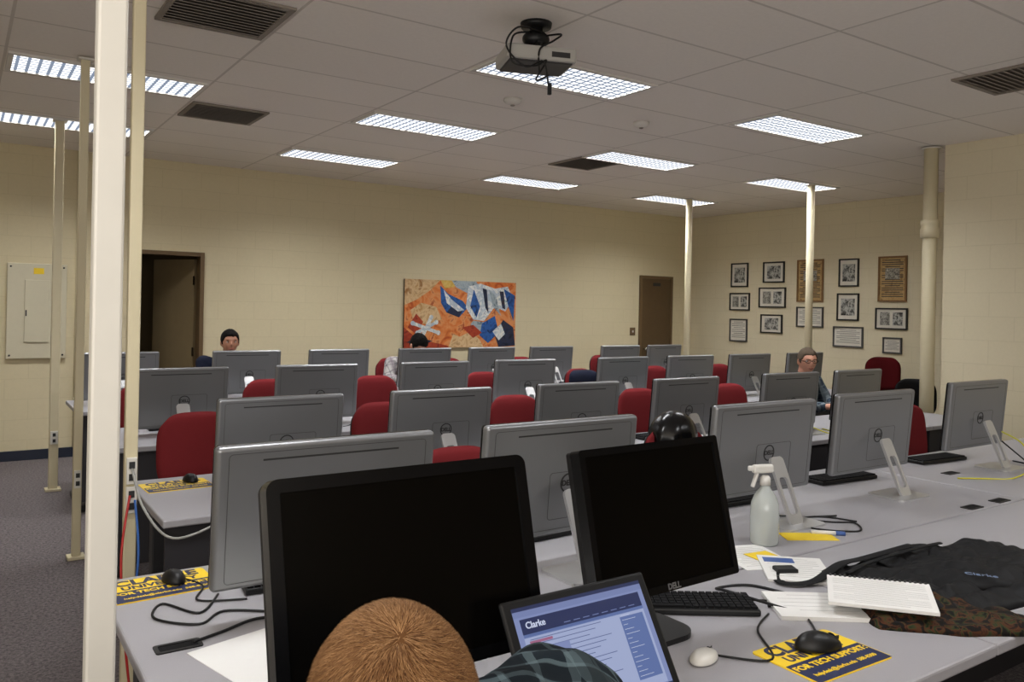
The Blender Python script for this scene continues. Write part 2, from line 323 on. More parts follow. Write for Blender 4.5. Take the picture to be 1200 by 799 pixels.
# ---------------------------------------------------------------- ceiling lights
def light(i,j):
    x=2.7104+2.44*i+.565;y=8.2456-1.904*j-.206
    t=thing('ceiling_light','recessed fluorescent ceiling light with gridded louver, lit','ceiling light',(x,y,CZ-.001),group='recessed fluorescent ceiling lights')
    B().ring([(-.595,-.235),(.595,-.235),(.595,.235),(-.595,.235)],[(-.565,-.206),(.565,-.206),(.565,.206),(-.565,.206)],-.014,0,'ceil_white').out('housing',t)
    B().mesh([(-.565,-.206,-.008),(.565,-.206,-.008),(.565,.206,-.008),(-.565,.206,-.008)],[(0,3,2,1)],lens).out('louver',t,recalc=False)
for i,j in ((-1,0),(0,0),(1,0),(2,0),(-1,1),(0,1),(1,1),(2,1),(0,2),(1,2),(-1,3),(0,4),(1,4)): light(i,j)
def vent(x0,x1,y0,y1):
    t=thing('air_vent','dark grey louvered ceiling air vent','air vent',((x0+x1)/2,(y0+y1)/2,CZ-.001),group='ceiling air vents')
    w=x1-x0;h=y1-y0
    B().ring([(-w/2,-h/2),(w/2,-h/2),(w/2,h/2),(-w/2,h/2)],[(-w/2+.03,-h/2+.03),(w/2-.03,-h/2+.03),(w/2-.03,h/2-.03),(-w/2+.03,h/2-.03)],-.014,0,'vent_slat').out('frame',t)
    s=B();s.box((0,0,-.002),(w-.06,h-.06,.002),'vent_dark')
    n=12
    for k in range(n): s.box((0,-h/2+.03+(h-.06)*(k+.5)/n,-.009),(w-.06,.024,.003),'vent_slat',rot=(.35,0,0))
    s.out('slats',t)
for v in ((1.46,2.04,6.48,7.03),(.85,1.42,4.1,4.7),(5.12,5.66,6.34,6.9),(5.23,5.8,2.2,2.75)): vent(*v)
for x,y in ((4.55,4.88),(3.32,4.92)):
    t=thing('smoke_detector','small round white ceiling smoke detector','smoke detector',(x,y,CZ-.001),group='smoke detectors')
    B().lathe([(.065,0),(.065,-.02),(.05,-.035),(.02,-.045),(.001,-.045)],'ceil_white').out('body',t);B().lathe([(.018,-.045),(.014,-.052),(.001,-.054)],'vent_slat').out('sensor',t)
t=thing('projector','light grey projector hung from a black ceiling mount','projector',(2.53,3.54,CZ-.185),rz=-.598+.25)
p=B();p.box((0,0,-.008),(.38,.27,.076),'proj_body',.015);p.box((.0,0,-.044),(.34,.24,.02),'proj_dark',.006);p.out('body',t)
p=B();p.cyl((.11,.135,0),(.11,.16,0),.034,.03,'proj_dark');p.cyl((.11,.158,0),(.11,.163,0),.024,.024,'lens_glass');p.out('lens',t)
p=B();p.box((.10,-.1355,-.012),(.10,.004,.028),'proj_dark',.001);p.out('connector_panel',t)
p=B()
for k in range(5): p.box((.1905,-.06+.02*k,-.008),(.003,.010,.035),'proj_dark')
p.out('vent_grille',t)
p=B();p.cyl((0,0,.185),(0,0,.16),.085,.08,'black',24);p.cyl((0,0,.16),(0,0,.10),.035,.035,'black');p.sph((0,0,.10),(.075,.06,.045),'black');p.box((0,0,.06),(.22,.03,.012),'black',.003);p.box((0,0,.06),(.03,.2,.012),'black',.003)
for x,y in ((-.1,0),(.1,0),(0,-.09),(0,.09)): p.cyl((x,y,.06),(x,y,.03),.008,.008,'black',8)
p.out('mount',t)
for k,pp in enumerate(([(-.05,-.05,.12),(-.16,-.14,.06),(-.17,-.17,-.08),(-.05,-.16,-.09),(.02,-.14,-.05),(-.04,-.16,-.16),(.03,-.16,-.13)],[(.02,-.04,.13),(-.14,-.16,.1),(-.2,-.16,0),(-.1,-.17,-.1),(0,-.15,-.06),(.03,-.15,-.18)],[(0,.03,.12),(.1,-.12,.1),(.05,-.15,.05),(-.02,-.15,.0),(-.02,-.15,-.12)])):
    cable(pp,.005,'black','',name='hanging_cable',top=False,parent=t)
B().box((.035,-.155,-.2),(.02,.02,.06),'black',.004).out('plug',t)
# ---------------------------------------------------------------- poles
def pole(x,y,wd,lab,m='cream_paint',outz=(),m2=None):
    t=thing('power_pole',lab,'pole',(x,y,0))
    B().box((0,0,CZ/2-.002),(wd,wd*.8,CZ-.006),m,.006).out('shaft',t)
    B().box((0,0,.01),(wd+.05,wd+.05,.02),m,.004).out('floor_plate',t)
    B().box((0,0,CZ-.018),(wd+.04,wd+.04,.012),'ceil_white',.004).out('ceiling_trim',t)
    for z in outz:
        b=B().box((.0,-wd*.4-.008,z),(wd*.8,.016,.11),'cream_light',.003);
        for dz in (-.025,.025): b.box((0,-wd*.4-.018,z+dz),(.022,.004,.028),'groove')
        b.out('outlet',t)
    return t
pole(.70,7.87,.070,'cream painted power pole beside the desks, reaching the ceiling',outz=(.45,))
pole(.645,5.75,.05,'slim cream power pole at the desk end',outz=(.5,))
pole(.612,3.70,.050,'cream power pole with outlet and cables by desk end',outz=(.92,.80))
pole(.272,1.98,.060,'pale off-white power pole close to the near desk','cream_light')
def rpole(x,y,r,lab):
    t=thing('support_pole',lab,'pole',(x,y,0));B().cyl((0,0,0),(0,0,CZ-.012),r,r,'cream_paint',20).out('shaft',t);B().cyl((0,0,CZ-.02),(0,0,CZ-.012),r+.02,r+.02,'ceil_white',20).out('ceiling_trim',t)
    return t
rpole(8.15,7.77,.042,'slim cream pole rising behind the far desks');rpole(8.26,5.95,.042,'slim cream pole by the seated man')
t=rpole(7.215,3.955,.060,'thick cream pipe column with collar beside block wall')
B().lathe([(.061,-.1),(.078,-.1),(.078,-.02),(.070,0),(.078,.02),(.078,.06),(.061,.06)],'cream_paint',24,(0,0,2.42)).out('collar',t)
# ---------------------------------------------------------------- desks
def desk(x0,x1,y0,y1,panel='near',label='long light grey laminate computer desk with dark frame',grom=True):
    t=thing('desk',label,'desk',((x0+x1)/2,(y0+y1)/2,0),group='rows of grey computer desks');w=x1-x0-.004;d=y1-y0-.004
    b=B();b.box((0,0,DZ-.016),(w,d,.032),'desk_top',.006);b.out('desktop',t)
    py=-d/2+.045 if panel=='near' else d/2-.08
    B().box((0,py,.42),(w-.03,.018,.65),'desk_panel',.002).out('modesty_panel',t)
    for sx in (-1,1):
        b=B();X=sx*(w/2-.06);b.box((X,.01,.40),(.05,.07,.72),'desk_frame',.005);b.box((X,0.03,.025),(.05,d*.75,.05),'desk_frame',.01);b.box((X,0.03,DZ-.047),(.04,d*.75,.03),'desk_frame',.004);b.out('leg',t)
    return t
def drow(xs,y0,y1,panel='near'):
    for a,bx in zip(xs[:-1],xs[1:]): desk(a,bx,y0,y1,panel)
drow([.36,2.25,4.15,6.05,7.2],1.80,2.72);drow([.36,2.25,4.15,6.05,7.2],1.03,1.795,'far')
drow([.67,2.5,4.35,6.2,7.0],3.34,4.15);drow([.76,2.6,4.45,6.3,8.1],5.09,5.9);drow([.76,2.6,4.45,6.3,8.1],6.84,7.65)
for x,y in ((3.75,1.84),(4.0,1.84),(2.0,1.84),(.465,2.11),(4.45,2.3)):
    t=thing('cable_grommet','small black rectangular cable grommet set in grey desk','grommet',(x,y,DZ),group='desk cable grommets')
    B().ring(rr(.11,.055,.008),rr(.09,.035,.005),0,.003,'black').out('rim',t);B().prism(rr(.09,.035,.005),0,.0015,'black_matte').out('cover',t)
# ---------------------------------------------------------------- all-in-one monitor (back toward -Y)
def aio(top,loc,group,label,W=.635):
    H=.385
    t=thing('desktop_monitor',label,'computer monitor',loc,group=group)
    B().prism(rr(.24,.19,.03),0,.008,'stand_white').out('stand_base',t,loc=(0,-.12,0))
    h=top-H/2-.0
    a=B();L=h-.01;a.ring(rr(.08,L,.02,cy=L/2),rr(.050,L*.55,.016,cy=L*.42),-.006,.006,'stand_white','y');a.out('stand_arm',t,loc=(0,-.155,.004),rot=(radians(-30 if h<.26 else -24),0,0))
    body=B();body.box((0,0,0),(W,.036,H),'silver',.014,seg=4,smooth=True)
    body.ring(rr(W-.004,H-.004,.012),rr(W-.03,H-.03,.01),.013,.0215,'black_gloss','y')
    bo=body.out('body',t,loc=(0,.02,top-H/2),rot=(radians(5),0,0))
    md=bo.modifiers.new('wn','WEIGHTED_NORMAL');md.keep_sharp=False
    B().prism(rr(W-.03,H-.03,.004),.0185,.0195,'screen_off','y').out('screen',bo)
    g=B();g.box((0,-.0182,H*.395),(W*.62,.001,.005),'groove');g.out('vent_slot',bo)
    g=B();g.ring(rr(W*.90,H*.90,.012),rr(W*.90-.003,H*.90-.003,.01),-.0186,-.0176,'silver_dark','y');g.out('seam',bo)
    g=B();g.ring(rr(.22,.16,.012,cx=.05,cy=-.06),rr(.2165,.1565,.011,cx=.05,cy=-.06),-.0186,-.0176,'silver_dark','y');g.out('cover_seam',bo)
    lg=B();lg.ring([(.034*cos(a*pi/12),.034*sin(a*pi/12)) for a in range(24)],[(.029*cos(a*pi/12),.029*sin(a*pi/12)) for a in range(24)],-.0195,-.0175,'groove','y')
    lo=lg.out('logo_ring',bo,loc=(.02,0,-.02))
    text('DELL',.026,'groove',lo,(0,-.0192,0),(pi/2,0,0),'logo_lettering',bold=.0009)
    return t
LAB='silver desktop monitor seen from behind on white stand'
tall=aio(.478,(.872,2.15,DZ),'desktop monitors on desk rows','silver desktop monitor seen from behind on tall white stand')
for x,y,rz in ((1.69,2.15,0),(2.79,2.20,0),(3.68,2.26,.0),(4.87,2.36,0)): clone(tall,(x,y,DZ),rz)
low=aio(.418,(1.255,3.70,DZ),'desktop monitors on desk rows',LAB,.59)
for x in (2.10,3.01,3.90,4.96,5.78): clone(low,(x,3.70,DZ),random.uniform(-.04,.04))
for x in (1.20,2.11,3.05,3.90,4.98,5.84,6.7,7.6): clone(low,(x,5.5,DZ),random.uniform(-.05,.05))
for x in (1.11,2.13,2.99,3.9,4.7,5.49,6.51,7.23): clone(low,(x,7.25,DZ),random.uniform(-.05,.05))
# ---------------------------------------------------------------- keyboards / mice / pads
def keyboard(loc,rz,label):
    t=thing('keyboard',label,'keyboard',loc,rz)
    B().box((0,0,.010),(.42,.14,.018),'black',.005).out('body',t)
    k=B()
    for r in range(6):
        n=20
        for c in range(n):
            if r==5 and 4<c<10: continue
            k.box((-.195+c*.0205,.052-r*.0205,.0215),(.0165,.0165,.007),'black_matte')
    k.box((-.195+7*.0205,.052-5*.0205,.0215),(.098,.0165,.007),'black_matte')
    k.out('keys',t,kind='stuff');return t
k0=keyboard((1.735,1.655,DZ),-.60,'black full-size keyboard on grey desk')
for x,y in ((.92,2.42),(1.72,2.45),(2.8,2.45),(3.75,2.5),(4.75,2.55),(1.3,3.93),(2.15,3.95),(3.05,3.95),(3.9,3.95),(4.9,3.95),(1.25,5.72),(2.1,5.72),(3.05,5.72),(3.9,5.72),(5.0,5.72)):
    clone(k0,(x,y,DZ),random.uniform(-.1,.1)+pi)
def mouse(loc,rz,label,m='black',hs=1.0,sc=1.0):
    t=thing('computer_mouse',label,'computer mouse',loc,rz)
    b=B();bm=b.bm;r=bmesh.ops.create_uvsphere(bm,u_segments=24,v_segments=16,radius=1)
    for v in r['verts']:
        if v.co.z<0:v.co.z*=.08
        v.co.x*=.031*(1-.12*max(0,v.co.y));v.co.y*=.056;v.co.z=v.co.z*.034*hs*(1-.25*(v.co.y/.056))+.003
    b._fin(r['verts'],m,True);b.out('body',t)
    B().cyl((-.004,.03,.002+.020*hs),(.004,.03,.002+.020*hs),.009*hs,.009*hs,'black_matte',12).out('scroll_wheel',t)
    B().box((0,.034,.020*hs),(.001,.034,.008),'groove').out('button_seam',t);t.scale=(sc,)*3;return t
def pad(loc,rz,label,w=.29,h=.2):
    t=thing('mouse_pad',label,'mouse pad',loc,rz)
    B().prism(rr(w,h,.012),0,.003,'yellow').out('mat',t)
    text('CLARKE',.066,'navy',t,(0,.068,.0032),name='lettering',bold=.0024)
    text('UNIVERSITY',.040,'navy',t,(0,.022,.0032),name='lettering',bold=.0014)
    B().box((0,-.050,.0032),(w-.008,.096,.0008),'navy').out('banner',t)
    text('FOR TECH SUPPORT:',.029,'yellow',t,(0,-.027,.0038),name='lettering',bold=.0009)
    text('helpdesk@clarke.edu  588-8300',.018,'yellow',t,(0,-.068,.0038),name='lettering',bold=.0003);return t
P1=pad((1.795,1.235,DZ),-.02,'yellow and navy mouse pad with university lettering under black mouse')
pad((.52,2.585,DZ),.05,'yellow and navy mouse pad at desk corner by pole')
pad((.85,3.95,DZ),.05,'yellow mouse pad on second desk row')
clone(P1,(2.9,5.75,DZ),.1);clone(P1,(1.75,3.98,DZ),-.1)
mouse((1.815,1.26,DZ+.004),-1.9,'black computer mouse resting on yellow mouse pad',sc=1.18)
mouse((.555,2.60,DZ+.004),.15,'black computer mouse on yellow mouse pad')
mouse((.92,4.0,DZ+.004),.15,'black computer mouse on yellow pad')
mouse((1.525,1.375,DZ),-1.2,'white computer mouse on grey desk','white_plastic',.65)
# ---------------------------------------------------------------- near black monitors facing -Y
def bmon(loc,W,H,zc,bez,label,logo,rad=.02,rz=0,tilt=-4):
    t=thing('flat_monitor',label,'computer monitor',loc,rz)
    B().prism(rr(.26,.19,.06,8),0,.014,'black').out('stand_base',t,loc=(0,.07,0))
    n=B();n.box((0,.09,(zc)/2),(.07,.035,zc+.02),'black',.01);n.out('stand_neck',t)
    b=B();b.ring(rr(W,H,rad,8),rr(W-2*bez,H-2*bez,.003,8),-.022,.012,'black_gloss','y')
    b.prism(rr(W-.004,H-.004,rad,8),.0,.03,'black','y');b.box((0,.04,0),(W*.6,.04,H*.6),'black',.015)
    bo=b.out('body',t,loc=(0,.015,zc),rot=(radians(tilt),0,0))
    B().prism(rr(W-2*bez,H-2*bez,.003,8),-.018,-.001,'screen_off','y').out('screen',bo)
    if logo: text('DELL',.020,'silver',bo,(0,-.0228,-H/2+bez/2+.001),(pi/2,0,0),'logo_lettering',bold=.0008)
    return t
bmon((.718,1.36,DZ),.545,.376,1.136-DZ,.024,'black flat monitor switched off with glossy wide bezel',False,.022,tilt=-14)
bmon((1.495,1.50,DZ),.50,.367,1.105-DZ,.018,'black flat monitor switched off beside open laptop',True,.008,rz=.03,tilt=-14)
# laptop
t=thing('laptop','open black laptop showing a blue and white web page','laptop',(1.040,1.115,DZ),rz=.0)
lb=B();lb.box((0,-.115,.012),(.365,.235,.02),'black',.006);lb.out('base',t)
k=B()
for r in range(5):
    for c in range(14): k.box((-.143+c*.022,-.03-r*.022,.0235),(.018,.018,.003),'black_matte')
k.out('keys',t,kind='stuff')
B().box((0,-.185,.0225),(.09,.055,.002),'groove').out('touchpad',t)
LA=radians(-32);LH=.314
lid=B();lid.box((0,0,LH/2),(.365,.012,LH),'black',.005);lo=lid.out('lid',t,loc=(0,.005,.022),rot=(LA,0,0))
def em(n,c,s=1.0):
    m=mat(n,c,.4,emit=s);return n
em('scr_white','A8B4DA',.8);em('scr_blue','6278B2',.75);em('scr_dark','1A2858',.8);em('scr_grey','7C8ABC',.75);em('scr_pale','8896C8',.75);em('scr_task','1B2C50',.8);em('scr_text','D0D8F0',.85);em('scr_red','A8688C',.75);em('scr_ink','56649A',.7)
sc=B();y=-.0065
def q(x0,z0,x1,z1,m,k=0):
    yy=y-.0002*k;sc.mesh([(x0,yy,z0),(x1,yy,z0),(x1,yy,z1),(x0,yy,z1)],[(0,1,2,3)],m)
a0,a1,b0,b1=-.163,.163,.085,LH-.016
q(a0,b0,a1,b1,'scr_pale');q(a0,b1-.007,a1,b1,'scr_dark',1);q(a0,b1-.018,a1,b1-.007,'scr_grey',1);q(a0+.012,b0+.014,a1-.012,b1-.050,'scr_white',1)
q(a0+.012,b1-.050,a1-.012,b1-.022,'scr_dark',1);q(a0+.012,b1-.056,a1-.012,b1-.050,'scr_blue',2)
q(a1-.080,b0+.03,a1-.018,b1-.062,'scr_blue',2)
for i in range(14):q(a1-.076,b0+.036+i*.009,a1-.040-.012*(i%3),b0+.0368+i*.009,'scr_text',3)
q(a0+.022,b1-.068,a0+.075,b1-.063,'scr_red',2)
for i in range(17): q(a0+.024,b0+.024+i*.0085,a0+.024+.19-.035*((i*7)%4)/2,b0+.0252+i*.0085,'scr_ink',2)
q(a0+.03,b1-.11,a0+.11,b1-.078,'scr_pale',3)
for i in range(8):q(a0+.11+i*.024,b1-.0455,a0+.126+i*.024,b1-.0440,'scr_grey',3)
q(a0,b0,a1,b0+.012,'scr_task',1)
for i in range(7): q(a0+.01+i*.016,b0+.002,a0+.02+i*.016,b0+.010,'scr_grey',2)
sc.out('screen',lo,recalc=False)
text('Clarke',.017,'scr_text',lo,(a0+.045,-.0074,b1-.035),(pi/2,0,0),'screen_lettering',bold=.0003)
# ---------------------------------------------------------------- chairs
def chair(loc,rz,fab='red_fabric',label='red upholstered office chair pushed in at grey desk',hi=0):
    t=thing('office_chair',label,'chair',loc,rz,group='red office chairs')
    s=B();s.T=Matrix.Rotation(radians(90),4,'X');pillow(s,.45,.44,.08,fab);s.out('seat',t,loc=(0,0,.47))
    s=B();pillow(s,.42,.42,.07,fab,curve=.05,k=.55);s.out('backrest',t,loc=(0,.26,.82+hi),rot=(radians(-6),0,0))
    s=B();pillow(s,.40,.40,.03,'chair_shell',curve=.05,off=.035,k=.55);s.out('back_shell',t,loc=(0,.262,.82+hi),rot=(radians(-6),0,0))
    s=B();s.box((0,.30,.56),(.06,.02,.32+hi),'chair_shell',.005);s.box((0,.16,.42),(.06,.30,.02),'chair_shell',.005);s.out('back_bracket',t)
    B().cyl((0,0,.12),(0,0,.43),.028,.022,'chair_shell').out('gas_column',t)
    for k in range(5):
        a=2*pi*k/5+.3;s=B();s.T=Matrix.Rotation(a,4,'Z');s.box((.15,0,.095),(.30,.045,.03),'chair_shell',.01,rot=(0,.08,0));s.out('base_leg',t)
        s=B();s.T=Matrix.Rotation(a,4,'Z')@Matrix.Translation((.28,0,.03));s.cyl((-.0,-.022,0),(0,-.006,0),.028,.028,'black',14);s.cyl((0,.006,0),(0,.022,0),.028,.028,'black',14);s.cyl((0,0,.0),(0,0,.05),.008,.008,'black',8);s.out('caster',t)
    return t
c0=chair((1.08,4.32,0),0)
for x,y in ((2.17,4.32),(3.13,4.32),(4.26,4.32),(5.30,4.32),(1.76,2.74),(3.03,2.74),(5.28,2.76),
  (1.15,6.03),(2.0,6.05),(2.91,6.05),(3.98,6.05),(5.13,6.05),(6.17,6.08),(7.09,6.05),(3.45,7.8),(1.2,7.85),(5.6,7.8),(6.9,7.8)):
    clone(c0,(x,y,0),random.uniform(-.18,.18))
clone(c0,(4.64,7.85,0),0.05,'red upholstered office chair standing behind far monitors')
chair((9.40,5.75,0),-1.2,'dark_red_fabric','dark red office chair standing against the block wall',hi=.06)
chair((8.46,4.72,0),-.9,'black_matte','black office chair near the pipe column',hi=-.10)
# ---------------------------------------------------------------- wall art
PT=thing('painting','wide abstract canvas painting in orange, blue and white on block wall','painting',(5.615,YW,1.515))
pw,ph=1.73,.89
B().box((0,-.016,0),(pw,.03,ph),'frame_black',.003).out('stretcher',PT)
pm={'or':blotch('paint_orange',['B85220','D97A3A','E09860','9E401C'],5),'tan':blotch('paint_tan',['B98A54','DDBE90','A0703E'],6),'bl':blotch('paint_blue',['1E3E74','2F62A8','14264A'],7),
 'wh':blotch('paint_white',['DADCDC','A9B8C4','EDEBE2','7C93A8'],7),'nv':blotch('paint_navy',['141826','28324C','3A2A2A'],7),'rd':blotch('paint_red',['8C2A1A','B04426','6A1C14'],6),'gr':blotch('paint_grey',['7C8C96','A9B4B8','56666E'],7),'ye':blotch('paint_yellow',['C9A03A','E0C070'],7)}
cv=B();L=0
def poly(m,*pts):
    global L
    L+=1;cv.mesh([((u-.5)*pw,-.0315-.00025*L,(v-.5)*ph) for u,v in pts],[tuple(range(len(pts)))],pm[m])
poly('or',(0,0),(1,0),(1,1),(0,1))
poly('tan',(0,1),(0,.62),(.10,.70),(.22,.85),(.30,1));poly('rd',(0,.0),(0,.3),(.12,.12),(.3,.06),(.42,0));poly('tan',(.05,.55),(.14,.66),(.27,.60),(.32,.42),(.2,.34),(.08,.38))
poly('rd',(.03,.3),(.10,.5),(.16,.38),(.10,.2));poly('ye',(.30,1),(.5,1),(.42,.90),(.34,.88));poly('or',(.22,.75),(.33,.88),(.3,.6))
poly('gr',(.40,1),(.62,1),(.66,.9),(.54,.82),(.44,.9))
poly('bl',(.30,.92),(.37,.80),(.50,.70),(.55,.60),(.47,.45),(.36,.52),(.31,.66));poly('nv',(.36,.52),(.47,.45),(.50,.55),(.42,.66));poly('wh',(.33,.86),(.40,.72),(.52,.56),(.46,.54),(.36,.66))
poly('wh',(.55,.92),(.66,.97),(.80,.90),(.92,.94),(.97,.75),(.90,.55),(.80,.62),(.70,.40),(.60,.42),(.53,.60));poly('bl',(.60,.88),(.66,.62),(.63,.45),(.57,.62));poly('gr',(.74,.88),(.78,.62),(.86,.48),(.80,.80))
poly('nv',(.68,.9),(.71,.6),(.74,.52),(.72,.88));poly('nv',(.84,.86),(.87,.6),(.9,.58),(.88,.86))
poly('bl',(.88,.9),(.93,.62),(.98,.40),(.99,.8));poly('nv',(.80,.20),(.88,.42),(.98,.30),(1,.02),(.84,.0));poly('gr',(.60,.40),(.72,.38),(.66,.20),(.52,.24));poly('bl',(.68,.36),(.80,.48),(.84,.22),(.74,.06),(.66,.18))
poly('tan',(.38,.0),(.42,.20),(.56,.26),(.66,.12),(.70,0));poly('or',(.42,.44),(.56,.40),(.60,.26),(.48,.16),(.36,.24));poly('rd',(.50,.30),(.60,.34),(.68,.22),(.6,.14));poly('wh',(.78,.24),(.86,.36),(.90,.20),(.84,.10))
poly('nv',(.02,.08),(.16,.04),(.24,.10),(.1,.16))
poly('wh',(.06,.34),(.08,.38),(.30,.24),(.28,.20));poly('wh',(.13,.14),(.16,.13),(.24,.44),(.21,.45));poly('wh',(.10,.24),(.12,.20),(.28,.36),(.26,.39))
for u,v in ((.07,.36),(.29,.22),(.145,.13),(.225,.45),(.11,.22),(.27,.375)): poly('wh',*[(u+.018*cos(a*pi/5),v+.035*sin(a*pi/5)) for a in range(10)])
cv.out('canvas',PT,recalc=False)
def frame(y0,z1,y1,z0,kind):
    w=y0-y1;h=z1-z0
    lab={'photo':'black framed black-and-white photograph with pale mat on block wall','cert':'framed white document with small print on block wall','poster':'framed aged newspaper page with dark print on block wall','collage':'black framed pair of small photographs on block wall'}[kind]
    t=thing('picture_frame',lab,'picture frame',(XR,(y0+y1)/2,(z0+z1)/2),-pi/2,group='framed pictures on the block wall')
    fm={'photo':'frame_black','cert':'silver_dark','poster':'wood_orange','collage':'frame_black'}[kind];bz=.02 if kind!='poster' else .022
    B().ring(rr(w,h,.002,2),rr(w-2*bz,h-2*bz,.002,2),-.022,-.001,fm,'y').out('frame',t)
    B().box((0,-.006,0),(w-bz*1.5,.008,h-bz*1.5),poster if kind=='poster' else 'mat_white').out('mount_board',t)
    if kind in('photo',):
        B().box((0,-.0115,0),(w*.62,.003,h*.62),photo_bw).out('photograph',t)
    elif kind=='collage':
        B().box((-w*.2,-.0115,.0),(w*.3,.003,h*.6),photo_bw2).out('photograph',t);B().box((w*.2,-.0115,.0),(w*.3,.003,h*.6),photo_bw).out('photograph',t)
    else:
        s=B();n=18 if kind=='poster' else 9
        for i in range(n):
            z=h/2-bz-.03-(h-2*bz-.05)*i/n;ww=(w-2*bz)*(.85 if i%3 else .6);s.box((0,-.0105,z),(ww,.001,h*.018),'groove')
        s.out('printed_text',t)
        if kind=='poster':B().box((0,-.0115,h*.12),(w*.5,.003,h*.24),photo_bw2).out('photograph',t)
FR=[(8.61,2.37,8.28,2.00,'photo'),(8.00,2.37,7.62,2.06,'photo'),(7.40,2.38,6.97,1.78,'poster'),(6.73,2.37,6.43,1.99,'photo'),(6.15,2.38,5.76,1.79,'poster'),
(8.63,1.91,8.24,1.64,'collage'),(8.07,1.99,7.59,1.69,'collage'),(7.40,1.71,6.96,1.42,'cert'),(6.75,1.90,6.42,1.53,'photo'),(6.18,1.71,5.74,1.43,'collage'),
(8.62,1.51,8.28,1.16,'cert'),(8.03,1.59,7.64,1.31,'photo'),(6.80,1.45,6.35,1.17,'cert'),(6.07,1.33,5.81,1.12,'cert')]
for f in FR: frame(*f)
# ---------------------------------------------------------------- desk clutter
t=thing('spray_bottle','translucent white spray bottle on grey desk','spray bottle',(2.47,1.95,DZ),rz=-.3)
B().lathe([(.001,0),(.046,0),(.051,.008),(.052,.10),(.049,.15),(.037,.18),(.019,.205),(.014,.22)],'clear_plastic').out('bottle',t)
B().lathe([(.001,.215),(.019,.215),(.019,.24),(.012,.25),(.001,.25)],'white_plastic').out('cap',t)
s=B();s.box((-.012,0,.275),(.085,.024,.032),'white_plastic',.008);s.box((-.062,0,.278),(.02,.016,.018),'white_plastic',.004);s.out('spray_head',t)
s=B();s.box((-.045,0,.235),(.010,.016,.055),'white_plastic',.003,rot=(0,.35,0));s.out('trigger',t)
def sheet(loc,rz,w,h,m,label,name='paper_sheet',cat='paper',th=.002,lines=0):
    t=thing(name,label,cat,loc,rz);B().box((0,0,th/2),(w,h,th),m,min(.0006,th*.3)).out('page',t)
    if lines:
        s=B()
        for i in range(lines):s.box((0,h/2-.03-i*(h-.05)/lines,th+.0003),(w*.8*(1 if i%4 else .7),.0012,.0004),'cable_grey')
        s.out('written_lines',t)
    return t
sheet((2.69,1.92,DZ),-.55,.20,.10,'yellow_paper','bright yellow paper sheet on grey desk')
mk=thing('marker_pen','blue marker pen with white barrel on grey desk','marker',(2.78,1.90,DZ+.008),-.75)
B().cyl((-.06,0,0),(.03,0,0),.008,.008,'white_plastic').out('barrel',mk);B().cyl((.03,0,0),(.065,0,0),.009,.008,'cap_blue').out('cap',mk)
sheet((2.30,1.86,DZ),-.35,.2,.26,'white_paper','white printed sheet under the spray bottle',lines=14)
sheet((2.33,1.84,DZ+.003),-.15,.1,.09,'yellow_paper','small yellow note lying on printed sheet')
mg=sheet((2.30,1.69,DZ),-.75,.21,.26,'white_paper','white magazine with coloured cover on desk',name='magazine',cat='magazine',th=.008,lines=10)
s=B();s.box((-.04,.08,.0085),(.10,.05,.001),'cap_blue');s.out('cover_picture',mg)
sheet((2.08,1.43,DZ),-.62,.30,.20,'white_paper','white folder lying under black bag',name='folder',cat='folder',th=.012,lines=5)
sheet((.66,1.93,DZ),.25,.30,.34,'white_paper','large white paper sheet beside the near monitor')
# bag
def cloth(name,par,cx,cy,w,h,z,amp,m,seed,rz=0,thick=.02,n=80):
    vs=[];fs=[];N=n+1
    for s_ in (0,1):
        for i in range(N):
            for j in range(N):
                u=-1+2*i/n;v=-1+2*j/n;ang=atan2(v,u)
                rr_=1+.14*noise.noise(Vector((cos(ang)*1.8,sin(ang)*1.8,seed)))
                x=u*sqrt(1-v*v*.25)*w/2*rr_;y=v*sqrt(1-u*u*.25)*h/2*rr_
                e=sqrt(max(0,(1-u**6)*(1-v**6)))
                wx=x+.06*noise.noise(Vector((x*3,y*3,seed+7)));wy=y+.07*noise.noise(Vector((x*3+5,y*3,seed+9)))
                c1=noise.noise(Vector((wx*5+wy*4,wy*16-wx*5,seed+2)));c2=noise.noise(Vector((wx*15,wy*8+wx*3,seed+4)))
                zz=amp*(.7*noise.noise(Vector((wx*4,wy*6,seed)))+.9*sqrt(c1*c1+.012)-.1+.55*sqrt(c2*c2+.01)+.15*noise.noise(Vector((wx*30,wy*24,seed))))
                top=max(.006,thick+zz)*e
                vs.append((x,y,(top if s_ else 0)))
    for s_ in (0,1):
        for i in range(n):
            for j in range(n):
                a=s_*N*N+i*N+j;fs.append((a,a+N,a+N+1,a+1))
    b=B();b.mesh(vs,fs,m,True);bmesh.ops.remove_doubles(b.bm,verts=b.bm.verts[:],dist=1e-5)
    return b.out(name,par,loc=(cx,cy,z),rot=(0,0,rz))
mat('bag_black','09090B',.7,spec=.25)
bg=thing('laptop_bag','black fabric laptop bag slumped flat with strap and floral lining','bag',(2.55,1.33,DZ))
CL=[cloth('body',bg,.16,.03,.95,.52,.0,.048,'bag_black',3.3,-.15,.020),
cloth('flap',bg,.24,.0,.62,.34,.016,.042,'bag_black',8.1,-.4,.014),
cloth('lining',bg,-.24,-.12,.46,.26,.0,.028,floral,5.2,-.70,.020)]
def topz(x,y,rad=.02):
    z=0
    for o in CL:
        Mx=Matrix.Translation(o.location)@o.rotation_euler.to_matrix().to_4x4()
        for v in o.data.vertices:
            p=Mx@v.co
            if abs(p.x-x)<rad and abs(p.y-y)<rad: z=max(z,p.z)
    return z
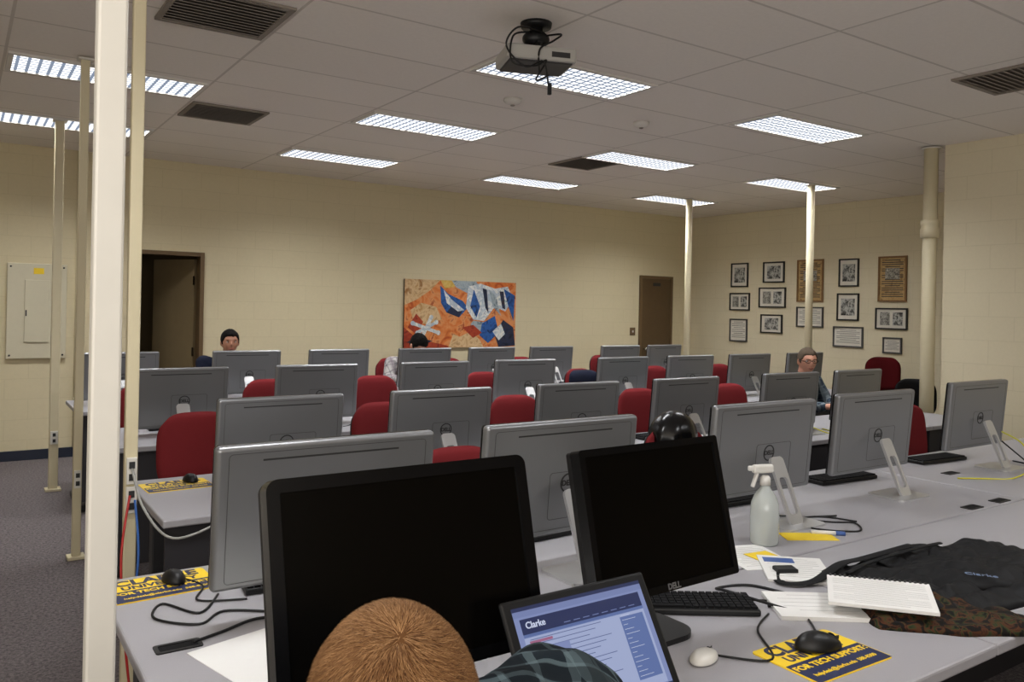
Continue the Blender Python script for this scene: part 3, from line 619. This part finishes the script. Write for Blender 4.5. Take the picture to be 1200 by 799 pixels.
cable([(-.28,.40,.006),(-.40,.30,.006),(-.32,.24,.012),(-.15,.26,topz(-.15,.26)+.004),(.0,.27,topz(0,.27)+.004),(.25,.25,topz(.25,.25)+.004)],.018,'bag_black','',name='strap',top=False,parent=bg,flat=.15)
cable([(-.20,.20,topz(-.2,.2)+.008),(-.05,.22,topz(-.05,.22)+.01),(.15,.18,topz(.15,.18)+.01),(.35,.20,topz(.35,.20)+.008)],.009,'bag_black','',name='handle',top=False,parent=bg,flat=.4)
B().box((-.30,.36,.012),(.07,.05,.016),'black',.005,rot=(0,0,-.5)).out('buckle',bg)
mat('logo_blue','7486A8',.7)
text('Clarke',.034,'logo_blue',bg,(.06,-.08,topz(.06,-.08,.05)+.002),(.0,0,-.95),'logo_lettering')
nz_=max(topz(-.35,0,.12)*.7,.045)
nb=thing('notebook','open white lined notepad lying on black bag','notebook',(2.20,1.33,DZ+nz_),-.95,rot=None)
nb.rotation_euler=(.04,-.03,-.95)
B().box((0,0,.005),(.28,.22,.010),'white_paper',.001).out('pages',nb);s=B()
for i in range(16): s.box((0,.095-i*.0125,.0104),(.25 if i%5 else .14,.0007,.0003),'cable_grey')
s.out('ruled_lines',nb);s=B()
for i in range(20): s.cyl((-.13+i*.0137,.104,.010),(-.13+i*.0137,.114,.010),.004,.004,'groove',6)
s.out('spiral_binding',nb)
# cables
z=DZ+.004
cable([(1.95,1.52,z),(2.08,1.50,z),(2.05,1.66,z),(1.94,1.70,z),(1.90,1.62,z+.02),(1.98,1.44,z)],.0045,'black','black mouse cable coiled on desk beside keyboard')
cable([(1.86,1.29,z),(1.95,1.38,z),(2.02,1.50,z),(1.92,1.60,z)],.003,'black','thin black mouse cable crossing the desk')
cable([(1.56,1.37,z),(1.66,1.28,z),(1.78,1.42,z),(1.9,1.48,z)],.003,'black','thin dark mouse cable on grey desk')
cable([(2.85,2.12,z),(2.95,2.0,z),(3.02,1.94,z),(2.92,1.86,z),(2.80,1.98,z),(2.9,2.1,z),(3.06,2.05,z)],.0035,'black','black cable looping on desk behind monitor stand')
cable([(2.7,2.2,z+.02),(2.9,2.12,z),(3.0,2.06,z),(3.05,1.95,z)],.0035,'black','black power cable trailing over desk')
cable([(4.90,2.25,DZ+.20),(4.86,2.12,DZ+.15),(4.76,2.04,DZ+.05),(4.60,2.05,z),(4.45,2.12,z),(4.33,2.2,z)],.004,'cable_yellow','yellow network cable hanging from monitor to desk')
cable([(4.88,2.24,DZ+.15),(4.98,2.1,z),(5.1,2.15,z),(5.15,2.3,z)],.004,'black','black cable behind monitor stand')
cable([(.74,2.2,z),(.62,2.28,z),(.54,2.22,z),(.45,2.32,z),(.49,2.42,z),(.56,2.3,z),(.64,2.42,z)],.0035,'black','black cable looped on near desk by monitor')
cable([(.50,2.11,z),(.58,2.14,z),(.68,2.18,z),(.78,2.14,z)],.004,'black','black power cable running from desk grommet')
cable([(.56,2.66,z),(.62,2.52,z),(.58,2.4,z),(.70,2.34,z)],.003,'black','thin mouse cable crossing yellow pad')
cable([(1.64,2.02,z),(1.56,1.92,z),(1.66,1.86,z),(1.8,1.95,z),(1.74,2.05,z)],.0035,'cable_grey','grey cable curled at monitor stand')
cable([(.612,3.66,.93),(.63,3.5,.80),(.70,3.30,.72),(.88,3.3,.76),(.95,3.36,z)],.005,'cable_grey','grey power cable from pole outlet to desk')
cable([(.605,3.66,.82),(.56,3.55,.6),(.57,3.5,.3),(.6,3.5,.02)],.005,'cable_red','red cable dropping from pole outlet')
cable([(.625,3.66,.80),(.625,3.56,.6),(.60,3.5,.3),(.64,3.3,.02)],.005,'cable_blue','blue cable dropping from pole outlet')
for i,(xx,yy) in enumerate(((2.95,3.45),(3.85,3.5),(2.05,3.5),(5.0,3.5),(2.1,5.3),(3.1,5.3),(3.95,5.3))):
    cable([(xx,yy+.1,z+.05),(xx+.1,yy,z),(xx+.2,yy+.05,z),(xx+.25,yy+.15,z)],.004,'cable_yellow' if i%3==0 else 'black','loose cable behind monitor on desk row')
# helmet on chair
t=thing('helmet','glossy black helmet resting on top of a red chair back','helmet',(3.05,2.99,.965),.3)
s=B();vs=[];fs=[];nu,nv=32,12
for L_,sc_ in ((0,1),(1,.92)):
    for j in range(nv+1):
        ph_=pi/2*j/nv*1.12
        for i in range(nu):
            a=2*pi*i/nu;rg=1+.03*cos(a*8)*sin(ph_);vs.append((.15*sc_*rg*sin(ph_)*cos(a)*1.0,.12*sc_*rg*sin(ph_)*sin(a),.14*sc_*cos(ph_)+.01))
K=nu*(nv+1)
for L_ in (0,1):
    for j in range(nv):
        for i in range(nu):
            a=L_*K+j*nu+i;b2=L_*K+j*nu+(i+1)%nu;fs.append((a,b2,b2+nu,a+nu))
for i in range(nu): fs.append((nv*nu+i,nv*nu+(i+1)%nu,K+nv*nu+(i+1)%nu,K+nv*nu+i))
s.mesh(vs,fs,'black_gloss',True);bmesh.ops.remove_doubles(s.bm,verts=s.bm.verts[:],dist=1e-5);s.out('shell',t)
for sx in (-1,1):
    s=B()
    for i in range(3): s.sph((sx*.06,-.03+i*.035,.115-.012*i),(.008,.022,.014),'chrome')
    s.out('vent',t)
cable([(.13,0,-.01),(.10,.02,-.08),(0,.03,-.12),(-.10,.02,-.08),(-.13,0,-.01)],.006,'black_matte','',name='chin_strap',top=False,parent=t)
t=thing('laptop','small teal laptop open on desk before the man in glasses','laptop',(6.23,3.86,DZ),.1)
B().box((0,.11,.01),(.30,.20,.018),'teal',.005).out('base',t);B().box((0,0,.105),(.30,.010,.20),'teal',.005).out('lid',t,loc=(0,0,.012),rot=(.15,0,0))
t=thing('jacket','dark blue jacket draped over a red chair back','jacket',(5.13,6.30,0));s=B();pillow(s,.44,.42,.13,'navy_cloth',curve=.05,k=.5);s.out('cloth',t,loc=(0,0,.81))
s=B();pillow(s,.12,.38,.08,'navy_cloth',k=.6);s.out('sleeve',t,loc=(-.26,0,.72),rot=(0,.15,0))
# ---------------------------------------------------------------- people
def capsule(b,p,q,r1,r2,m):
    b.cyl(p,q,r1,r2,m,14);b.sph(p,(r1,)*3,m,u=14,v=10);b.sph(q,(r2,)*3,m,u=14,v=10)
def fuse(b,name,par,vox,m,smooth_it=4,loc=(0,0,0)):
    o=b.out(name,par,loc=loc,recalc=False)
    r=o.modifiers.new('r','REMESH');r.mode='VOXEL';r.voxel_size=vox;r.use_smooth_shade=True
    s=o.modifiers.new('s','SMOOTH');s.iterations=smooth_it;s.factor=.5
    dg=bpy.context.evaluated_depsgraph_get();dg.update()
    me=bpy.data.meshes.new_from_object(o.evaluated_get(dg));o.modifiers.clear();old=o.data;o.data=me;me.materials.clear();me.materials.append(MATS[m] if isinstance(m,str) else m)
    for p in me.polygons:p.use_smooth=True;p.material_index=0
    return o
def headpt(d):
    x,y,z=d.x*.076,d.y*.096,d.z*.114
    if z<0:
        z*=1.04
        k=(-d.z)**1.4;x*=1-.34*k
        if y>0:y*=1-.45*k
        else:y*=1-.06*k
    else:
        x*=1+.10*d.z*(1-d.z)*2;y*=1+.08*d.z*(1-d.z)*2
    if y>0 and z>=0: y*=1.04
    fr=-d.y
    if fr>0:
        y-=.026*exp(-((d.x/.13)**2))*exp(-(((d.z+.13)/.17)**2))
        for s in(-1,1): y+=.010*exp(-(((d.x-s*.40)/.17)**2))*exp(-(((d.z-.05)/.12)**2))
        y-=.006*exp(-((d.z-.24)/.10)**2)*exp(-(d.x/.6)**2)
        y-=.006*exp(-((d.x/.26)**2))*exp(-(((d.z+.50)/.09)**2))
        y-=.010*exp(-((d.x/.3)**2))*exp(-(((d.z+.85)/.14)**2))
    return Vector((x,y,z))
def person(loc,rz,label,skin,shirt,hairm,J,headR,glasses=False,pants='jeans',hairlen=.012,vox=.008,sleeve=True,extra=()):
    P=thing('person',label,'person',loc,rz)
    V=Vector;H=Matrix.Translation(J['head'])@Euler(headR).to_matrix().to_4x4()
    b=B()
    r=bmesh.ops.create_uvsphere(b.bm,u_segments=56,v_segments=44,radius=1)
    for v in r['verts']: v.co=headpt(v.co)
    b._fin(r['verts'],skin,True,H)
    for s in(-1,1):
        b.T=H;b.sph((s*.077,.008,-.008),(.011,.018,.032),skin,rot=(.15,0,s*.3));b.T=Matrix.Identity(4)
    capsule(b,J['neck'],V(J['head'])+V((0,.02,-.06)),.058,.055,skin)
    capsule(b,J['chest'],J['neck'],.10,.058,skin);capsule(b,J['belly'],J['chest'],.115,.12,skin);capsule(b,J['pelvis'],J['belly'],.13,.115,skin)
    for s in('L','R'):
        sg=1 if s=='L' else -1
        sh,el,wr=V(J['sh'+s]),V(J['el'+s]),V(J['wr'+s]);kn,an=V(J['kn'+s]),V(J['an'+s]);hp=V(J['pelvis'])+V((sg*.09,0,-.02))
        capsule(b,V(J['chest'])+V((sg*.05,0,.03)),sh,.085,.055,skin);capsule(b,sh,el,.05,.04,skin);capsule(b,el,wr,.038,.026,skin)
        capsule(b,hp,kn,.08,.055,skin);capsule(b,kn,an,.052,.036,skin);capsule(b,an,an+V((0,-.15,-.045)),.035,.03,skin)
        d=(wr-el).normalized();side=d.cross(V((0,0,1))).normalized();dn=V((0,0,-1))
        pc=wr+d*.05;capsule(b,wr,pc,.024,.028,skin);capsule(b,pc+side*.018,pc-side*.018,.018,.018,skin)
        for k,(off,ln) in enumerate(((-.03,.062),(-.010,.074),(.010,.070),(.030,.055))):
            a0=pc+side*off+d*.02;a1=a0+d*ln*.5+dn*.006;a2=a1+d*ln*.35+dn*.02
            capsule(b,a0,a1,.0095,.0085,skin);capsule(b,a1,a2,.0085,.0075,skin)
        ts=-sg;inn=side*(-.03 if (side.x*sg)>0 else .03)
        a0=wr+d*.02+inn*.6;a1=a0+inn*.9+d*.025;capsule(b,a0,a1,.012,.010,skin);capsule(b,a1,a1+d*.03,.010,.008,skin)
    fuse(b,'body',P,vox,skin,3)
    e=.014;b=B()
    capsule(b,V(J['chest']),V(J['neck'])-V((0,0,.02)),.10+e,.062+e,shirt);capsule(b,J['belly'],J['chest'],.125+e,.13+e,shirt);capsule(b,J['pelvis'],J['belly'],.135+e,.125+e,shirt)
    for pp,qq,r1,r2 in extra: capsule(b,pp,qq,r1,r2,shirt)
    for s in('L','R'):
        sg=1 if s=='L' else -1
        sh,el,wr=V(J['sh'+s]),V(J['el'+s]),V(J['wr'+s])
        capsule(b,V(J['chest'])+V((sg*.05,0,.03)),sh,.09+e,.062+e,shirt);capsule(b,sh,el,.058+e,.047+e,shirt)
        if sleeve: capsule(b,el,wr-(wr-el)*.08,.044+e,.030+e,shirt)
    so=fuse(b,'shirt',P,.011,shirt,5)
    if extra:
        for v in so.data.vertices:
            c=v.co;f=noise.noise(Vector((c.x*9+c.y*14,c.y*6-c.x*9,c.z*10)))*.016+noise.noise(Vector((c.x*22,c.y*30,c.z*20)))*.004
            v.co=c+v.normal*f
    b=B();capsule(b,V(J['pelvis'])-V((.06,0,.01)),V(J['pelvis'])+V((.06,0,-.01)),.125+e,.125+e,pants)
    for s in('L','R'):
        sg=1 if s=='L' else -1
        kn,an=V(J['kn'+s]),V(J['an'+s]);hp=V(J['pelvis'])+V((sg*.09,0,-.02));capsule(b,hp,kn,.09+e,.065+e,pants);capsule(b,kn,an,.062+e,.05+e,pants)
    fuse(b,'trousers',P,.013,pants,4)
    for s in('L','R'):
        an=V(J['an'+s]);b=B();b.sph(an+V((0,-.07,-.035)),(.048,.13,.045),'shoe');b.box(an+V((0,-.07,-.075)),(.085,.25,.02),'shoe',.008);b.out('shoe',P)
    hb=B();vs=[];fs=[];idx={};nu,nv=72,48
    def inside(d):
        ax=abs(d.x)
        if d.y<-.40: line=.52 if ax<.55 else .52-(ax-.55)*1.1
        elif d.y<-.12: line=.34 if ax<.80 else -.12
        elif d.y<.25: line=.02
        else: line=-.45
        return d.z>line+.08*noise.noise(d*8)
    for lay,off in ((0,-.002),(1,hairlen)):
        for j in range(nv+1):
            th=pi*j/nv
            for i in range(nu):
                a=2*pi*i/nu;d=V((sin(th)*cos(a),sin(th)*sin(a),cos(th)))
                p=headpt(d);nrm=V((d.x/.8,d.y,d.z/1.2)).normalized();k=off*(.35+.65*min(1,max(0,d.z*1.5)))*(1+.25*noise.noise(d*9)) if lay else off
                if not inside(d): k=-.004
                vs.append(H@(p+nrm*k))
    K=nu*(nv+1)
    for j in range(nv):
        for i in range(nu):
            a=j*nu+i;c=j*nu+(i+1)%nu
            th=pi*(j+.5)/nv;an=2*pi*(i+.5)/nu;d=V((sin(th)*cos(an),sin(th)*sin(an),cos(th)))
            if inside(d) or inside(V((d.x,d.y,d.z+.06))):
                fs.append((K+a,K+c,K+c+nu,K+a+nu))
    hb.mesh(vs,fs,hairm,True);bmesh.ops.remove_doubles(hb.bm,verts=hb.bm.verts[:],dist=1e-5)
    bmesh.ops.delete(hb.bm,geom=[v for v in hb.bm.verts if not v.link_faces],context='VERTS')
    ho=hb.out('hair',P)
    for s in(-1,1):
        g=B();g.T=H;p=headpt(V((s*.40,-.90,.05)).normalized());g.sph(p+V((0,-.001,0)),(.013,.007,.007),'eye_white',u=12,v=8);g.sph(p+V((0,-.007,0)),(.005,.003,.005),'iris',u=10,v=8);g.out('eye',P)
        g=B();g.T=H;p=headpt(V((s*.40,-.88,.20)).normalized());g.box(p+V((0,-.001,0)),(.026,.005,.004),hairm,.001,rot=(0,s*.12,0));g.out('eyebrow',P)
    g=B();g.T=H;p=headpt(V((0,-.86,-.50)).normalized());g.sph(p,(.024,.004,.006),'lip',u=12,v=8);g.out('mouth',P)
    if glasses:
        g=B();g.T=H
        for s in(-1,1):
            p=headpt(V((s*.40,-.90,.05)).normalized());c=[(p.x+.026*cos(a*pi/8),p.z+.019*sin(a*pi/8)) for a in range(16)];c2=[(p.x+.021*cos(a*pi/8),p.z+.0145*sin(a*pi/8)) for a in range(16)]
            g.ring(c,c2,p.y-.020,p.y-.016,'black','y');g.cyl((s*.060,p.y-.017,p.z),(s*.083,.0,p.z),.003,.003,'black',6)
        g.cyl((-.012,-.105,.008),(.012,-.105,.008),.003,.003,'black',6);g.out('glasses',P)
    return P,H
def seated(head=(0,-.05,1.205),lean=0.0,**k):
    J=dict(pelvis=(0,.02,.57),belly=(0,.02,.74),chest=(0,0,.93),neck=(0,-.02,1.07),head=head,
      shL=(.18,0,1.0),shR=(-.18,0,1.0),elL=(.25,-.10,.80),elR=(-.25,-.10,.80),wrL=(.15,-.34,.83),wrR=(-.15,-.34,.83),
      knL=(.12,-.42,.54),knR=(-.12,-.42,.54),anL=(.12,-.44,.11),anR=(-.12,-.44,.11))
    J.update(k);return J
person((2.157,7.98,0),0,'dark-haired man in navy shirt seated behind a monitor','skin_tan','navy_cloth','hair_dark',seated(head=(0,-.06,1.238),neck=(0,-.02,1.09),shL=(.19,0,1.04),shR=(-.22,0,1.04)),(.0,0,-.1),hairlen=.014)
person((6.28,4.58,0),0,'grey-haired man in glasses and plaid shirt seated at laptop','skin_light',plaid2,'hair_grey',seated(head=(0,-.05,1.198)),(.02,0,-.55),glasses=True,hairlen=.010)
person((4.04,7.98,0),0,'dark-haired person in striped top leaning down at desk','skin_light',stripe,'hair_dark',
  seated(chest=(0,-.06,.94),neck=(.03,-.12,1.07),head=(.06,-.18,1.20),shL=(.16,-.08,1.02),shR=(-.20,-.08,1.00),elR=(-.27,-.16,.84),elL=(.25,-.16,.84),wrL=(.15,-.38,.84),wrR=(-.15,-.38,.84)),(.75,0,.2),hairlen=.02)
for x,y in ((2.157,8.0),(6.28,4.62),(4.04,8.05)): clone(c0,(x,y,0),0,'red upholstered office chair with a person seated on it')
fx,fy=.42,.56
def W(x,y,z): return (-(x-fx),-(y-fy),z)
J=dict(pelvis=W(.44,.54,.57),belly=W(.43,.56,.75),chest=W(.44,.66,.95),neck=W(.39,.69,1.06),head=W(.363,.725,1.207),
 shR=W(.62,.82,1.085),shL=W(.20,.68,1.00),elR=W(.82,.93,.98),elL=W(.18,.82,.80),wrR=W(.84,1.06,.86),wrL=W(.45,1.0,.85),
 knL=W(.30,1.0,.56),knR=W(.56,1.0,.56),anL=W(.30,1.02,.11),anR=W(.56,1.02,.11))
HL=.011
FP,FH=person((fx,fy,0),pi,'person with short auburn hair and dark plaid shirt leaning toward laptop','skin_light',plaid,'hair_auburn_base',J,(.30,.0,-.25),hairlen=HL,vox=.008,
 extra=((W(.50,.76,1.082),W(.66,.84,1.070),.12,.115),(W(.44,.70,1.0),W(.50,.76,1.082),.12,.12),(W(.66,.84,1.070),W(.76,.90,1.015),.11,.075)))
clone(c0,(.44,.56,0),pi,'red upholstered office chair under the person at the laptop')
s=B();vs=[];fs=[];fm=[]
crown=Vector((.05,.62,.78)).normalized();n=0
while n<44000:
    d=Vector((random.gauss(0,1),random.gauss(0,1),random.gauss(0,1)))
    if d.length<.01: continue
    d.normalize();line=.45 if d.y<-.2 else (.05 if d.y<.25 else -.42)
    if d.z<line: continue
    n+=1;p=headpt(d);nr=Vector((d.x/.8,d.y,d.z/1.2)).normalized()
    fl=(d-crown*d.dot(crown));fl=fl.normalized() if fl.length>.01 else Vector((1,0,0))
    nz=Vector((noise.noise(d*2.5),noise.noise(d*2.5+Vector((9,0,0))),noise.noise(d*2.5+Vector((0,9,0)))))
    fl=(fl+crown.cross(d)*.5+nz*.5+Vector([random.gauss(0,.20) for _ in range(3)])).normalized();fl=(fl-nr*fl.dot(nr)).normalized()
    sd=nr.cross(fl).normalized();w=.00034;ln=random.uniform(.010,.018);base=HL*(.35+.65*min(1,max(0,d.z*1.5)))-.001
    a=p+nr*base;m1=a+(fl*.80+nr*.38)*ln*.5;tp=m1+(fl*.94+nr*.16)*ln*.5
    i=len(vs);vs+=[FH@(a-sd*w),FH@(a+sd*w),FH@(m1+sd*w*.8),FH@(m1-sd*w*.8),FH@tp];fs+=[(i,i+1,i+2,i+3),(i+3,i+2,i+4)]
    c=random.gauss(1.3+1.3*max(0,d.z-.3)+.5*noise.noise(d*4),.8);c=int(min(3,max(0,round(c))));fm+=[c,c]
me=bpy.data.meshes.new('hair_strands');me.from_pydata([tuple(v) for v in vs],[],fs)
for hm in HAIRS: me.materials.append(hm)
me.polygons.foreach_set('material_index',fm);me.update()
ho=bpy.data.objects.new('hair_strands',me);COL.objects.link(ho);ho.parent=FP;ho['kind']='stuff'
# ---------------------------------------------------------------- world & camera
wd=bpy.data.worlds.new('World');SC.world=wd;wd.use_nodes=True;wd.node_tree.nodes['Background'].inputs[0].default_value=(.05,.05,.05,1);wd.node_tree.nodes['Background'].inputs[1].default_value=.3
psi,ro=.5978,.0201
F=Vector((sin(psi),cos(psi),0));R0=Vector((cos(psi),-sin(psi),0));U0=Vector((0,0,1))
R=cos(ro)*R0+sin(ro)*U0;U=-sin(ro)*R0+cos(ro)*U0
cam=bpy.data.objects.new('camera',bpy.data.cameras.new('camera'));COL.objects.link(cam);SC.camera=cam
m=Matrix((R,U,-F)).transposed().to_4x4();m.translation=Vector((0,0,1.6324));cam.matrix_world=m
cam.data.sensor_fit='HORIZONTAL';cam.data.sensor_width=36;cam.data.lens=956.68/1200*36;cam.data.shift_y=-(399.5-358.93)/1200;cam.data.clip_start=.05
SC.view_settings.view_transform='Standard';SC.view_settings.look='None';SC.view_settings.exposure=0
